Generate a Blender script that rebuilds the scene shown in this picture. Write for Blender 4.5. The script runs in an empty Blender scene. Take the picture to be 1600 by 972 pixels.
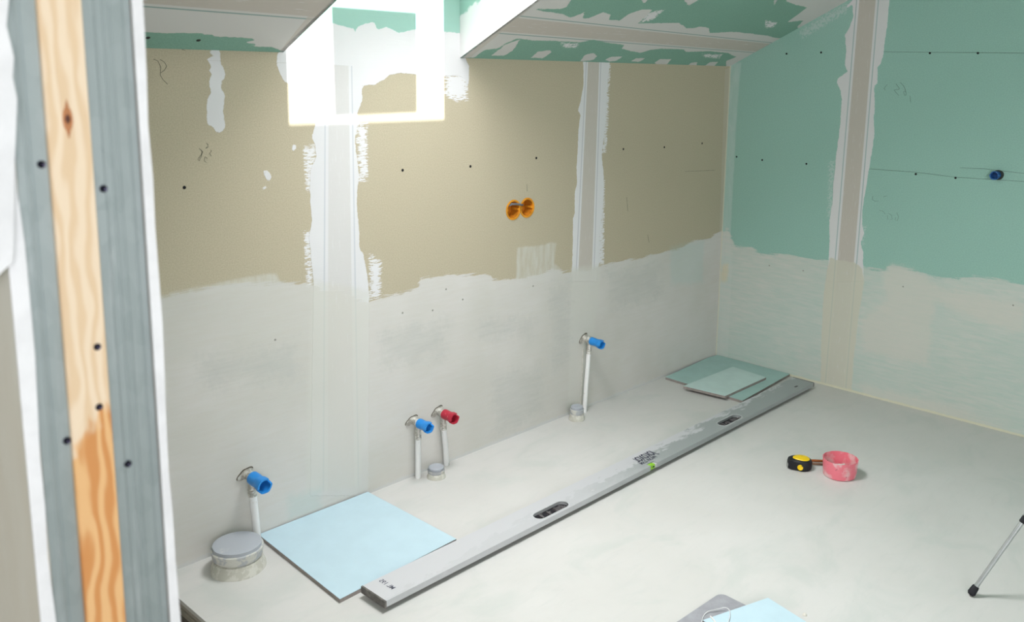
import bpy, bmesh, math, random
import numpy as np
from mathutils import Vector, Matrix
random.seed(4)
S = bpy.context.scene
COL = S.collection

# ------------------------------------------------------------------ camera
FPX, PPX, PPY = 1413.815, 891.9987, 358.7989          # focal length and principal point in pixels of 1600x972
YAW, PITCH, ROLL = 0.84098, 0.174132, -0.0201160
CAM = np.array([-3.88128581, -2.44522989, 1.45])
def _rot(w, p, r):
    f = np.array([math.sin(w)*math.cos(p), math.cos(w)*math.cos(p), -math.sin(p)])
    rt = np.array([math.cos(w), -math.sin(w), 0.0]); d = np.cross(f, rt)
    return np.array([math.cos(r)*rt+math.sin(r)*d, -math.sin(r)*rt+math.cos(r)*d, f])
RC = _rot(YAW, PITCH, ROLL)
cd = bpy.data.cameras.new('camera'); cam = bpy.data.objects.new('camera', cd); COL.objects.link(cam)
M = Matrix.Identity(4)
for i in range(3):
    M[i][0] = RC[0][i]; M[i][1] = -RC[1][i]; M[i][2] = -RC[2][i]; M[i][3] = CAM[i]
cam.matrix_world = M
cd.sensor_width = 36; cd.lens = FPX/1600*36
cd.shift_x = (800-PPX)/1600; cd.shift_y = (PPY-486)/1600
cd.clip_start = 0.05
cd.dof.use_dof = True; cd.dof.focus_distance = 3.0; cd.dof.aperture_fstop = 7.0
S.camera = cam

# ------------------------------------------------------------------ light
S.view_settings.view_transform = 'Standard'; S.view_settings.look = 'None'
S.view_settings.gamma = 1; S.view_settings.use_curve_mapping = False
S.view_settings.exposure = 0.07
w = bpy.data.worlds.new('daylight'); S.world = w; w.use_nodes = True
w.node_tree.nodes['Background'].inputs[0].default_value = (1.0, 0.98, 1.0, 1)
w.node_tree.nodes['Background'].inputs[1].default_value = 1.3
TAN_EL = 1.2
def light(name, kind, loc, direction, energy, color, **kw):
    d = bpy.data.lights.new(name, kind); d.energy = energy; d.color = color
    for k, v in kw.items(): setattr(d, k, v)
    o = bpy.data.objects.new(name, d); COL.objects.link(o); o.location = loc
    o.rotation_euler = Vector(direction).to_track_quat('-Z', 'Y').to_euler(); return o
light('sun', 'SUN', (-2, -2, 4), (0, 1, -TAN_EL), 17, (1, .985, .95), angle=math.radians(0.55))
# daylight of the roof window, just under its glass
light('sky_through_roof_window', 'AREA', (-2.09, -0.62, 2.07), (0.16, -0.47, -1), 30, (.99, .985, 1),
      shape='RECTANGLE', size=.60, size_y=.5, spread=math.radians(150))
# added soft fill light behind the camera, no window is built there
light('fill_behind_camera', 'AREA', (-4.6, -4.3, 1.75), (0.55, 1, -0.16), 78, (.985, .985, 1),
      shape='RECTANGLE', size=1.6, size_y=1.2)

# ------------------------------------------------------------------ helpers
def rayd(px, py): return RC.T @ np.array([(px-PPX)/FPX, (py-PPY)/FPX, 1.0])
def on(px, py, axis, val):
    d = rayd(px, py); return CAM + d*((val-CAM[axis])/d[axis])
RZ, RS = 1.4855, 0.495                                 # roof slope: z = RZ - RS*y
def onroof(px, py):
    d = rayd(px, py); return CAM + d*((RZ-RS*CAM[1]-CAM[2])/(d[2]+RS*d[1]))
def floor_pt(px, py, h=0.0): return on(px, py, 2, h)

def lin(c):
    return tuple(((v/255)/12.92 if v/255 <= .04045 else ((v/255+.055)/1.055)**2.4) for v in c[:3]) + (1,)

class NT:
    def __init__(s, name):
        s.m = bpy.data.materials.new(name); s.m.use_nodes = True; s.t = s.m.node_tree
        s.b = s.t.nodes['Principled BSDF']
    def n(s, kind, **kw):
        nd = s.t.nodes.new(kind)
        for k, v in kw.items(): setattr(nd, k, v)
        return nd
    def put(s, sock, v):
        if hasattr(v, 'is_output'): s.t.links.new(v, sock)
        elif v is not None: sock.default_value = v
    def math(s, op, a, b=None, c=None, clamp=False):
        nd = s.n('ShaderNodeMath', operation=op, use_clamp=clamp)
        for i, v in enumerate((a, b, c)): s.put(nd.inputs[i], v)
        return nd.outputs[0]
    def mix(s, fac, a, b):
        nd = s.n('ShaderNodeMix', data_type='RGBA')
        s.put(nd.inputs[0], fac); s.put(nd.inputs[6], a); s.put(nd.inputs[7], b); return nd.outputs[2]
    def attr(s, name): return s.n('ShaderNodeAttribute', attribute_name=name).outputs['Fac']
    def coord(s, scale=(1, 1, 1)):
        c = s.n('ShaderNodeTexCoord'); mp = s.n('ShaderNodeMapping')
        mp.inputs['Scale'].default_value = scale
        s.t.links.new(c.outputs['Object'], mp.inputs[0]); return mp.outputs[0]
    def noise(s, scale, vec=None, detail=4, rough=.6, dist=0):
        nd = s.n('ShaderNodeTexNoise'); nd.inputs['Scale'].default_value = scale
        nd.inputs['Detail'].default_value = detail; nd.inputs['Roughness'].default_value = rough
        nd.inputs['Distortion'].default_value = dist
        s.put(nd.inputs['Vector'], vec if vec is not None else s.coord()); return nd.outputs['Fac']
    def ramp(s, x, a, b):                              # smooth step from a to b
        nd = s.n('ShaderNodeMapRange', interpolation_type='SMOOTHSTEP')
        s.put(nd.inputs[0], x); nd.inputs[1].default_value = a; nd.inputs[2].default_value = b; return nd.outputs[0]
    def bump(s, h, strength=.3, dist=.002):
        nd = s.n('ShaderNodeBump'); nd.inputs['Strength'].default_value = strength
        nd.inputs['Distance'].default_value = dist; s.put(nd.inputs['Height'], h)
        s.t.links.new(nd.outputs[0], s.b.inputs['Normal'])
    def done(s, col, rough=.8, metal=0, spec=.3):
        s.put(s.b.inputs['Base Color'], col); s.put(s.b.inputs['Roughness'], rough)
        s.b.inputs['Metallic'].default_value = metal; s.b.inputs['Specular IOR Level'].default_value = spec
        return s.m

def simple(name, col, rough=.6, metal=0, var=.06, scale=30, spec=.3, bump=0):
    t = NT(name); c = lin(col); d = tuple(max(0, v*(1-3*var)) for v in c[:3])+(1,); e = tuple(min(1, v*(1+var)) for v in c[:3])+(1,)
    nz = t.noise(scale)
    if bump: t.bump(nz, bump)
    return t.done(t.mix(t.ramp(nz, .3, .7), d, e), rough, metal, spec)
def speckled(name, col, dirt, amount=.6, scale=40, rough=.6, metal=0, stretch=(1, 1, 1), soft=.04, spec=.3):
    t = NT(name); nz = t.noise(scale, t.coord(stretch), 6, .65)
    t.bump(nz, .15)
    return t.done(t.mix(t.ramp(nz, amount-soft, amount+soft), lin(col), lin(dirt)), rough, metal, spec)

# surfaces are fine grids; every daub of filler is a signed distance stored on the grid,
# its ragged edge is made by noise in the material
def sdf(P, poly):
    poly = np.array(poly, float); n = len(poly); d2 = np.full(len(P), 1e9); ins = np.zeros(len(P), bool)
    for i in range(n):
        a = poly[i]; b = poly[(i+1) % n]; e = b-a; wv = P-a
        L = (e@e) or 1e-12
        t = np.clip((wv@e)/L, 0, 1); q = wv-np.outer(t, e); d2 = np.minimum(d2, (q**2).sum(1))
        c1 = (a[1] > P[:, 1]) != (b[1] > P[:, 1])
        with np.errstate(divide='ignore', invalid='ignore'):
            xi = (b[0]-a[0])*(P[:, 1]-a[1])/((b[1]-a[1]) or 1e-12)+a[0]
        ins ^= c1 & (P[:, 0] < xi)
    return np.where(ins, 1, -1)*np.sqrt(d2)
def seam(P, A, B):
    A = np.array(A, float); B = np.array(B, float)
    def dist(L, ref):
        e = L[1]-L[0]; nrm = np.array([-e[1], e[0]]); nrm /= np.linalg.norm(nrm)
        if (ref-L[0])@nrm < 0: nrm = -nrm
        return (P-L[0])@nrm
    a = dist(A, B.mean(0)); b = dist(B, A.mean(0)); return (a-b)/(a+b)

def coords(a, b, step, fixed=(), fine=()):
    v = list(np.arange(a, b, step)) + [b] + list(fixed)
    for (p, q, st) in fine: v += list(np.arange(p, q+st/2, st))
    v = sorted(v); out = [v[0]]
    keep = set(fixed) | {b}
    for x in v[1:]:
        if x-out[-1] > step*.12 or (x-out[-1] > .0012): out.append(x)
        elif x in keep: out[-1] = x
    return np.array(out)
def grid_surface(name, U, V, to3d, drop, attrs, mat, backing=None, flip=False):
    """U, V coordinates of the plane; to3d maps (N,2)->(N,3); drop(cu,cv)->bool mask of removed cells."""
    uu, vv = np.meshgrid(U, V, indexing='ij'); P = np.stack([uu.ravel(), vv.ravel()], 1)
    nv = len(V); i, j = np.meshgrid(np.arange(len(U)-1), np.arange(nv-1), indexing='ij'); i = i.ravel(); j = j.ravel()
    cu = (U[i]+U[i+1])/2; cv = (V[j]+V[j+1])/2; k = ~drop(cu, cv); i = i[k]; j = j[k]
    F = np.stack([i*nv+j, (i+1)*nv+j, (i+1)*nv+j+1, i*nv+j+1], 1)
    if flip: F = F[:, ::-1]
    used = np.unique(F); remap = np.full(len(P), -1); remap[used] = np.arange(len(used)); P = P[used]; F = remap[F]
    X = to3d(P); verts = [tuple(x) for x in X]; faces = [tuple(int(q) for q in f) for f in F]
    n0 = len(verts)
    if backing:
        for bv, bf in backing:
            o = len(verts); verts += [tuple(q) for q in bv]; faces += [tuple(o+q for q in f) for f in bf]
    me = bpy.data.meshes.new(name); me.from_pydata(verts, [], faces)
    for an, fn in attrs.items():
        a = me.attributes.new(an, 'FLOAT', 'POINT'); arr = np.full(len(verts), -1.0, np.float32); arr[:n0] = fn(P)
        a.data.foreach_set('value', arr)
    me.materials.append(mat); me.update()
    o = bpy.data.objects.new(name, me); COL.objects.link(o); o['kind'] = 'structure'
    return o
def boxvf(a, b):
    (x0, y0, z0), (x1, y1, z1) = a, b
    v = [(x0, y0, z0), (x1, y0, z0), (x1, y1, z0), (x0, y1, z0), (x0, y0, z1), (x1, y0, z1), (x1, y1, z1), (x0, y1, z1)]
    return v, [(0, 3, 2, 1), (4, 5, 6, 7), (0, 1, 5, 4), (1, 2, 6, 5), (2, 3, 7, 6), (3, 0, 4, 7)]

class MB:
    def __init__(s): s.v = []; s.f = []
    def add(s, v, f):
        o = len(s.v); s.v += [tuple(q) for q in v]; s.f += [tuple(o+q for q in g) for g in f]; return s
    def box(s, a, b): return s.add(*boxvf(a, b))
    def lathe(s, prof, org=(0, 0, 0), axis=(0, 0, 1), seg=40, wob=0, seed=0, close=False):
        ax = Vector(axis).normalized(); u = ax.orthogonal().normalized(); w_ = ax.cross(u); org = Vector(org); rnd = random.Random(seed)
        V = []; F = []; n = len(prof)
        ph = [rnd.uniform(0, 6.28) for _ in range(4)]
        for i in range(seg):
            a = 2*math.pi*i/seg; d = u*math.cos(a)+w_*math.sin(a)
            k = 1+wob*sum(math.sin((q+2)*a+ph[q])/(q+1) for q in range(4))
            for (r, h) in prof: V.append(org+d*(r*k)+ax*h)
        for i in range(seg):
            j = (i+1) % seg
            for q in range(n-1): F.append((i*n+q, j*n+q, j*n+q+1, i*n+q+1))
        for q in ((0,) if close else (0, n-1)):
            if prof[q][0] > 1e-6:
                ring = [i*n+q for i in range(seg)]
                F.append(tuple(ring if q else ring[::-1]))
        if close:
            F = F[:-1]
            for i in range(seg):
                j = (i+1) % seg; F.append((i*n+n-1, j*n+n-1, j*n, i*n))
        return s.add(V, F)
    def tube(s, pts, r, seg=12):
        pts = [Vector(p) for p in pts]; V = []; F = []; rr = r if isinstance(r, (list, tuple)) else [r]*len(pts)
        ref = None
        for i, p in enumerate(pts):
            t = (pts[min(i+1, len(pts)-1)]-pts[max(i-1, 0)]).normalized()
            if ref is None: ref = t.orthogonal().normalized()
            ref = (ref-t*ref.dot(t)).normalized(); b = t.cross(ref)
            for k in range(seg):
                a = 2*math.pi*k/seg; V.append(p+(ref*math.cos(a)+b*math.sin(a))*rr[i])
        for i in range(len(pts)-1):
            for k in range(seg):
                l = (k+1) % seg; F.append((i*seg+k, i*seg+l, (i+1)*seg+l, (i+1)*seg+k))
        F.append(tuple(range(seg))[::-1]); F.append(tuple((len(pts)-1)*seg+k for k in range(seg)))
        return s.add(V, F)
    def prism(s, poly, z0, z1, T=None, holes=()):
        """outline (and holes) in the xy-plane extruded from z0 to z1; T maps to world"""
        bm = bmesh.new(); loops = []
        for L in [poly]+list(holes):
            lo = [bm.verts.new((x, y, z0)) for x, y in L]; hi = [bm.verts.new((x, y, z1)) for x, y in L]; loops.append((lo, hi)); n = len(L)
            for i in range(n): bm.faces.new((lo[i], lo[(i+1) % n], hi[(i+1) % n], hi[i]))
        for k in (0, 1):
            if holes:
                ed = []
                for lp in loops:
                    r = lp[k]; n = len(r); ed += [bm.edges.get((r[i], r[(i+1) % n])) for i in range(n)]
                bmesh.ops.triangle_fill(bm, edges=ed, use_beauty=True)
            else: bm.faces.new(loops[0][k])
        bmesh.ops.recalc_face_normals(bm, faces=bm.faces); bm.verts.index_update()
        V = [v.co.copy() for v in bm.verts]
        if T: V = [T(v) for v in V]
        F = [tuple(v.index for v in f.verts) for f in bm.faces]; bm.free(); return s.add(V, F)
    def build(s, name, mat, parent=None, smooth=False, bevel=0, loc=None):
        me = bpy.data.meshes.new(name); org = Vector(loc) if loc is not None else (Vector(parent.location) if parent else Vector((0, 0, 0)))
        me.from_pydata([tuple(Vector(v)-org) for v in s.v], [], s.f); me.materials.append(mat)
        bm = bmesh.new(); bm.from_mesh(me); bmesh.ops.recalc_face_normals(bm, faces=bm.faces)
        if bevel: bmesh.ops.bevel(bm, geom=bm.edges[:], offset=bevel, segments=2, affect='EDGES', clamp_overlap=True)
        for f in bm.faces: f.smooth = smooth
        if smooth:
            for e in bm.edges:
                if len(e.link_faces) == 2 and e.calc_face_angle(0) > .6: e.smooth = False
        bm.to_mesh(me); bm.free(); me.update()
        o = bpy.data.objects.new(name, me); COL.objects.link(o)
        if parent: 
            o.parent = parent
            # nested parents: keep world placement relative to the parent origin
            if parent.parent: pass
        else: o.location = org
        return o
def thing(name, loc, label, cat, group=None):
    o = bpy.data.objects.new(name, None); COL.objects.link(o); o.location = loc; o.empty_display_size = .05
    tag(o, label, cat, group); return o
def tag(o, label, cat, group=None):
    o['label'] = label; o['category'] = cat
    if group: o['group'] = group
    return o
def part(mb, name, mat, root, **kw):                   # mesh in world coordinates under root (any depth)
    off = Vector(root.location); p = root.parent
    while p: off += Vector(p.location); p = p.parent
    o = mb.build(name, mat, None, loc=off, **kw); o.parent = root; o.location = (0, 0, 0); return o
def struct(mb, name, mat, **kw):
    o = mb.build(name, mat, **kw); o['kind'] = 'structure'; return o

# ------------------------------------------------------------------ plaster materials
BEIGE, GREEN = (183, 174, 152), (154, 193, 182)
WHITE, TAUPE, TEAL = (217, 217, 219), (193, 187, 179), (140, 170, 170)
def layered(name, base, layers, grain=.05, glow=None):
    t = NT(name)
    fine = t.noise(55, None, 6, .7); big = t.noise(2.2, None, 3, .55); mid = t.noise(14, None, 4, .6)
    brush = t.noise(7, t.coord((1, 1, 11)), 7, .72, .3)
    c = t.mix(t.ramp(t.noise(260, None, 2, .5), .25, .75), tuple(v*(1-grain*2) for v in lin(base)[:3])+(1,), tuple(v*(1+grain) for v in lin(base)[:3])+(1,))
    h = None
    f0 = t.math('SUBTRACT', fine, .5); m0 = t.math('SUBTRACT', mid, .5)
    for L in layers:
        amp = L.get('amp', .012)
        d = t.math('ADD', t.math('ADD', t.attr(L['attr']), t.math('MULTIPLY', f0, amp)), t.math('MULTIPLY', m0, amp*L.get('midk', .8)))
        if L.get('brush'):
            d = t.math('ADD', d, t.math('MULTIPLY', t.math('SUBTRACT', brush, .5), L['brush']))
        if L.get('broken'):                            # thin, dragged filler
            d = t.math('SUBTRACT', d, t.math('MULTIPLY', t.ramp(t.noise(90, t.coord(L.get('dir', (1, 1, .3))), 5, .7), .42, .7), L['broken']))
        s = L.get('soft', .0015); k = t.ramp(d, -s, s)
        op = L.get('op', 1)
        if L.get('streak'):
            st = t.noise(9, t.coord(L['streak']), 6, .62, .4)
            lo = L.get('lo', .6); op = t.n('ShaderNodeMapRange'); t.put(op.inputs[0], st); op.inputs[1].default_value = .3; op.inputs[2].default_value = .68
            op.inputs[3].default_value = lo; op.inputs[4].default_value = L.get('op', 1); op = op.outputs[0]
        col = lin(L['col'])
        if 'col2' in L: col = t.mix(t.ramp(big, .35, .65), lin(L['col']), lin(L['col2']))
        if 'seam' in L:
            a = t.math('ABSOLUTE', t.attr(L['seam']))
            tp = t.math('SUBTRACT', 1.0, t.ramp(a, .98, 1.05))
            tl = t.math('SUBTRACT', 1.0, t.ramp(t.math('ABSOLUTE', t.math('SUBTRACT', a, L.get('line', 1.34))), .02, .10))
            scr = t.ramp(t.noise(30, t.coord(L.get('sdir', (8, 8, .5))), 5, .6), .60, .68)
            col = t.mix(tp, col, t.mix(t.math('MULTIPLY', scr, .6), lin(L.get('tape', TAUPE)), lin(WHITE)))
            col = t.mix(t.math('MULTIPLY', tl, L.get('lk', .8)), col, lin(L.get('teal', TEAL)))
        c = t.mix(t.math('MULTIPLY', k, op), c, col)
        if L.get('h'): h = t.math('MULTIPLY', k, L['h']) if h is None else t.math('ADD', h, t.math('MULTIPLY', k, L['h']))
    hh = t.math('ADD', t.math('MULTIPLY', fine, .15), t.math('MULTIPLY', brush, .8))
    if h is not None: hh = t.math('ADD', hh, h)
    t.bump(hh, .45, .0012)
    return t.done(c, .85, 0, .2)

bw = lambda pts: [(lambda p: (p[0], p[2]))(on(x, y, 1, 0.0)) for x, y in pts]     # back wall (x, z)
rw = lambda pts: [(lambda p: (p[1], p[2]))(on(x, y, 0, 0.0)) for x, y in pts]     # right wall (y, z)
cl = lambda pts: [(lambda p: (p[0], p[1]))(onroof(x, y)) for x, y in pts]         # roof slope (x, y)
def multi(conv, polys): return lambda P: np.max([sdf(P, conv(q)) for q in polys], 0)

SX0, SX1, SY1 = -2.433, -1.748, -1.02                  # shaft of the roof window
# ---- back wall
B_skim = [[(100, 480), (200, 470), (250, 466), (300, 454), (345, 447), (380, 443), (440, 441), (478, 442), (500, 450), (575, 472), (590, 466), (600, 465), (630, 457), (655, 447), (657, 435), (700, 431), (745, 428), (767, 429), (770, 438), (800, 436), (845, 428), (862, 421), (872, 422), (880, 425), (905, 424), (920, 422), (937, 415), (962, 409), (1000, 403), (1025, 397), (1060, 389), (1085, 376), (1110, 372), (1125, 362), (1150, 352), (1150, 600), (60, 1200), (-200, 1000)]]
B_lip = [[(240, 466), (270, 457), (330, 444), (400, 430), (432, 427), (438, 440), (444, 450), (300, 462), (240, 475)],
         [(806, 436), (808, 388), (825, 385), (850, 383), (860, 378), (869, 380), (866, 412), (877, 420), (862, 442)]]
B_white = [[(497, 150), (494, 190), (487, 215), (493, 226), (495, 245), (486, 262), (484, 300), (487, 345), (483, 372), (485, 392), (490, 440), (485, 775), (575, 775), (577, 462), (574, 430), (568, 398), (562, 388), (560, 350), (557, 322), (558, 300), (561, 275), (557, 240), (554, 215), (558, 198), (561, 190), (558, 176), (566, 158), (565, 134), (585, 133), (600, 124), (607, 117), (628, 114), (650, 116), (692, 119), (718, 118), (727, 124), (729, 140), (733, 128), (733, 104), (727, 90), (722, 62), (718, 52), (700, 50), (648, 46), (640, 48), (622, 52), (605, 42), (590, 46), (585, 35), (570, 37), (560, 42), (555, 50), (552, 45), (523, 37), (500, 32), (470, 60), (440, 79), (433, 84), (433, 100), (437, 115), (445, 127), (456, 134), (480, 140)],
           [(327, 80), (335, 76), (343, 75), (343, 85), (346, 100), (352, 115), (350, 125), (345, 128), (346, 140), (351, 148), (350, 165), (349, 175), (352, 192), (350, 202), (340, 209), (336, 203), (333, 198), (324, 195), (322, 175), (324, 155), (330, 145), (327, 128), (331, 115), (325, 112), (330, 105), (324, 92), (336, 86)],
           [(911, 92), (912, 130), (907, 160), (903, 172), (907, 180), (904, 200), (903, 230), (901, 262), (902, 285), (898, 300), (898, 335), (895, 340), (895, 380), (893, 440), (932, 440), (935, 418), (937, 400), (936, 380), (938, 350), (942, 320), (944, 290), (943, 265), (940, 245), (943, 220), (946, 190), (948, 150), (950, 118), (954, 92)],
           [(411, 266), (417, 267), (424, 275), (423, 281), (417, 282), (413, 274)], [(402, 300), (412, 292), (426, 287), (414, 297)],
           [(455, 226), (463, 228), (462, 237), (457, 236)]]
B_thin = [[(694, 112), (732, 112), (732, 158), (713, 160), (694, 150)], [(472, 226), (495, 226), (492, 300), (478, 300)],
          [(554, 190), (575, 190), (576, 285), (560, 285)], [(940, 100), (955, 100), (948, 240), (940, 240)], [(932, 280), (946, 280), (944, 415), (930, 415)],
          [(575, 392), (598, 410), (596, 466), (577, 470)], [(474, 360), (488, 360), (490, 450), (478, 450)]]
B_cream = [[(490, 436), (577, 455), (576, 600), (562, 760), (478, 770), (482, 600)], [(893, 418), (938, 414), (934, 480), (922, 560), (905, 640), (888, 640), (890, 530)]]
B_teal = [[(1047, 388), (1075, 380), (1100, 376), (1098, 442), (1048, 445)], [(448, 775), (500, 765), (505, 798), (452, 812)]]
B_dark = [[(750, 505), (832, 500), (830, 522), (752, 525)], [(600, 520), (695, 505), (696, 545), (690, 555), (600, 570)], [(948, 425), (1030, 412), (1032, 460), (960, 485)], [(305, 560), (460, 545), (465, 590), (320, 600)], [(770, 590), (850, 570), (846, 640), (776, 690)], [(860, 450), (890, 445), (888, 560), (868, 580)]]
B_corner = [[(1133, 108), (1150, 104), (1130, 600), (1112, 600), (1124, 370)]]
ZS1 = float(on(552, 99, 1, 0.0)[2]); GREEN_Z = float(on(650, 82, 1, 0.0)[2])
skim_l = dict(amp=.008, soft=.004, h=1.0, brush=.07)
mat_bw = layered('back_wall_board', BEIGE, [
    dict(attr='green', col=GREEN, amp=0, soft=.001),
    dict(attr='thin', col=WHITE, amp=.01, broken=.035, dir=(.4, 1, 2.2), soft=.004),
    dict(attr='white', col=WHITE, col2=(211, 211, 213), amp=.011, seam='s1', h=1.5, tape=(204, 203, 202), teal=(178, 184, 192), lk=.6),
    dict(attr='white2', col=WHITE, amp=.011, seam='s2', h=1.5, lk=.6, teal=(160, 160, 168)),
    dict(attr='corner', col=(190, 186, 172), amp=.006, op=.55),
    dict(attr='lip', col=(200, 200, 192), amp=.012, streak=(6, 1, 1.2), lo=.25, op=.85, soft=.006),
    dict(attr='skim', col=(208, 206, 203), col2=(200, 199, 194), streak=(1, 1, 9), lo=.86, op=.985, **skim_l),
    dict(attr='cream', col=(205, 205, 198), amp=.02, soft=.012, op=.55, seam='s1', tape=(203, 201, 194), lk=.18),
    dict(attr='teal', col=(176, 200, 196), amp=.04, soft=.02, op=.32),
    dict(attr='dark', col=(182, 184, 180), amp=.16, soft=.045, op=.6, brush=.10, streak=(1, 1, 8), lo=.15),
    dict(attr='foot', col=(200, 203, 205), amp=.02, soft=.004, op=.5),
])
def notsk(P): return P
holes = [(-1.482+.002, .923), (-1.409+.002, .9205)]
hA = on(802, 328, 1, 0.0); hB = on(823.5, 324.5, 1, 0.0); holes = [(float(hA[0]), float(hA[2])), (float(hB[0]), float(hB[2]))]
HR = 0.0365
def b_drop(x, z):
    d = (z > RZ+.002) & ((x < SX0) | (x > SX1))
    for hx, hz in holes: d |= (x-hx)**2+(z-hz)**2 < HR**2
    return d
U = coords(-4.6, 0.0, .010, (SX0, SX1), [(holes[0][0]-.05, holes[1][0]+.05, .002)])
V = coords(0.0, 2.16, .010, (RZ,), [(holes[0][1]-.05, holes[0][1]+.05, .002)])
B_w1 = B_white[:2]+B_white[3:]; B_w2 = [B_white[2]]
s1A, s1B = bw([(512.7, 300), (512.0, 440)]), bw([(545.7, 300), (549.0, 440)])
s1A, s1B = bw([(513.5, 200), (513, 440)]), bw([(545.7, 200), (549, 440)])
s2A, s2B = bw([(917.5, 130), (905, 400)]), bw([(935, 130), (925.5, 400)])
grid_surface('wall_back', U, V, lambda P: np.stack([P[:, 0], 0*P[:, 0], P[:, 1]], 1), b_drop, {
    'green': lambda P: P[:, 1]-GREEN_Z, 'white': multi(bw, B_w1), 'white2': multi(bw, B_w2), 'thin': multi(bw, B_thin),
    'skim': multi(bw, B_skim), 'lip': multi(bw, B_lip), 'cream': multi(bw, B_cream), 'teal': multi(bw, B_teal), 'dark': multi(bw, B_dark),
    'corner': multi(bw, B_corner), 'foot': lambda P: .012-P[:, 1],
    's1': lambda P: np.where(P[:, 1] > ZS1, 5.0, seam(P, s1A, s1B)), 's2': lambda P: seam(P, s2A, s2B)}, mat_bw,
    backing=[boxvf((-4.6, .062, -.1), (0.12, .14, 2.2)), boxvf((-4.6, .001, RZ+.02), (SX0-.02, .06, 2.16)), boxvf((SX1+.02, .001, RZ+.02), (0.1, .06, 2.16))])

# ---- right wall (gable)
R_skim = [[(1050, 372), (1128, 362), (1137, 358), (1141, 368), (1148, 384), (1175, 386), (1182, 391), (1190, 397), (1225, 399), (1250, 402), (1300, 407), (1350, 417), (1372, 421), (1385, 421), (1395, 412), (1412, 419), (1440, 427), (1475, 435), (1500, 436), (1520, 431), (1560, 438), (1600, 446), (1750, 462), (1900, 480), (1900, 900), (1050, 700)]]
R_white = [[(1332, -30), (1332, 0), (1333, 25), (1327, 45), (1320, 55), (1322, 80), (1320, 100), (1324, 112), (1310, 122), (1307, 128), (1313, 140), (1315, 155), (1313, 190), (1310, 215), (1306, 250), (1303, 280), (1300, 320), (1296, 345), (1296, 375), (1295, 405), (1291, 440), (1349, 440), (1349, 395), (1345, 380), (1350, 365), (1347, 352), (1347, 330), (1352, 300), (1358, 262), (1362, 240), (1366, 210), (1365, 185), (1367, 160), (1366, 135), (1371, 130), (1371, 103), (1375, 101), (1381, 85), (1381, 75), (1386, 40), (1390, 0), (1393, -30)],
           [(1322, 9), (1332, 2), (1330, 8), (1323, 12)]]
R_cream = [[(1297, 402), (1305, 406), (1335, 410), (1347, 420), (1350, 440), (1341, 500), (1334, 560), (1328, 640), (1282, 625), (1283, 540), (1286, 470), (1291, 430)]]
R_corner = [[(1130, 100), (1158, 98), (1154, 140), (1150, 200), (1147, 260), (1143, 330), (1141, 380), (1145, 395), (1135, 600), (1100, 600)]]
R_thin = [[(1245, 50), (1290, 20), (1330, 0), (1325, 20), (1290, 40), (1255, 62)], [(1294, 250), (1306, 250), (1303, 340), (1292, 340)], [(1340, 350), (1354, 352), (1351, 385), (1345, 385)]]
R_pale = [[(1380, 430), (1395, 412), (1440, 430), (1470, 450), (1600, 475), (1600, 520), (1530, 500), (1460, 470), (1455, 520), (1450, 570), (1350, 550), (1345, 500), (1385, 470)], [(1345, 600), (1500, 640), (1560, 670), (1350, 620)]]
R_orange = [[(1128, 415), (1138, 412), (1136, 440), (1126, 440)]]
mat_rw = layered('gable_wall_board', GREEN, [
    dict(attr='corner', col=(196, 212, 208), amp=.008, op=.62, soft=.006, streak=(1, 4, 1), lo=.3),
    dict(attr='thin', col=WHITE, amp=.01, broken=.05, dir=(1, 1, 1), soft=.008, op=.35),
    dict(attr='skim', col=(208, 208, 202), col2=(200, 206, 200), streak=(1, 1.1, 9), lo=.60, op=.98, **skim_l),
    dict(attr='pale', col=(207, 206, 198), amp=.05, soft=.02, op=.7),
    dict(attr='white', col=WHITE, amp=.011, seam='s1', h=1.5, lk=.75, line=1.36),
    dict(attr='cream', col=(204, 202, 188), amp=.012, soft=.004, op=.95, seam='s1', tape=(202, 200, 187), lk=.25, h=.6, line=1.3),
    dict(attr='corner2', col=(214, 210, 190), amp=.004, op=.75, soft=.003),
    dict(attr='orange', col=(228, 200, 140), amp=.02, op=.32, soft=.012),
    dict(attr='foot', col=(216, 213, 190), amp=.008, soft=.003, op=.9),
])
U = coords(-3.4, 0.0, .010); V = coords(0.0, 3.2, .010)
s1A, s1B = rw([(1343, 0), (1309, 410)]), rw([(1368, 0), (1334, 410)])
grid_surface('wall_right', U, V, lambda P: np.stack([0*P[:, 0], P[:, 0], P[:, 1]], 1), lambda y, z: z > RZ-RS*y+.012, {
    'white': multi(rw, R_white), 'thin': multi(rw, R_thin), 'skim': multi(rw, R_skim), 'cream': multi(rw, R_cream), 'corner': multi(rw, R_corner),
    'pale': multi(rw, R_pale), 'orange': multi(rw, R_orange), 'corner2': lambda P: .006+P[:, 0], 'foot': lambda P: .010-P[:, 1],
    's1': lambda P: seam(P, s1A, s1B)}, mat_rw, backing=[boxvf((.001, -3.4, -.1), (.12, .14, 3.25))], flip=True)

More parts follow.
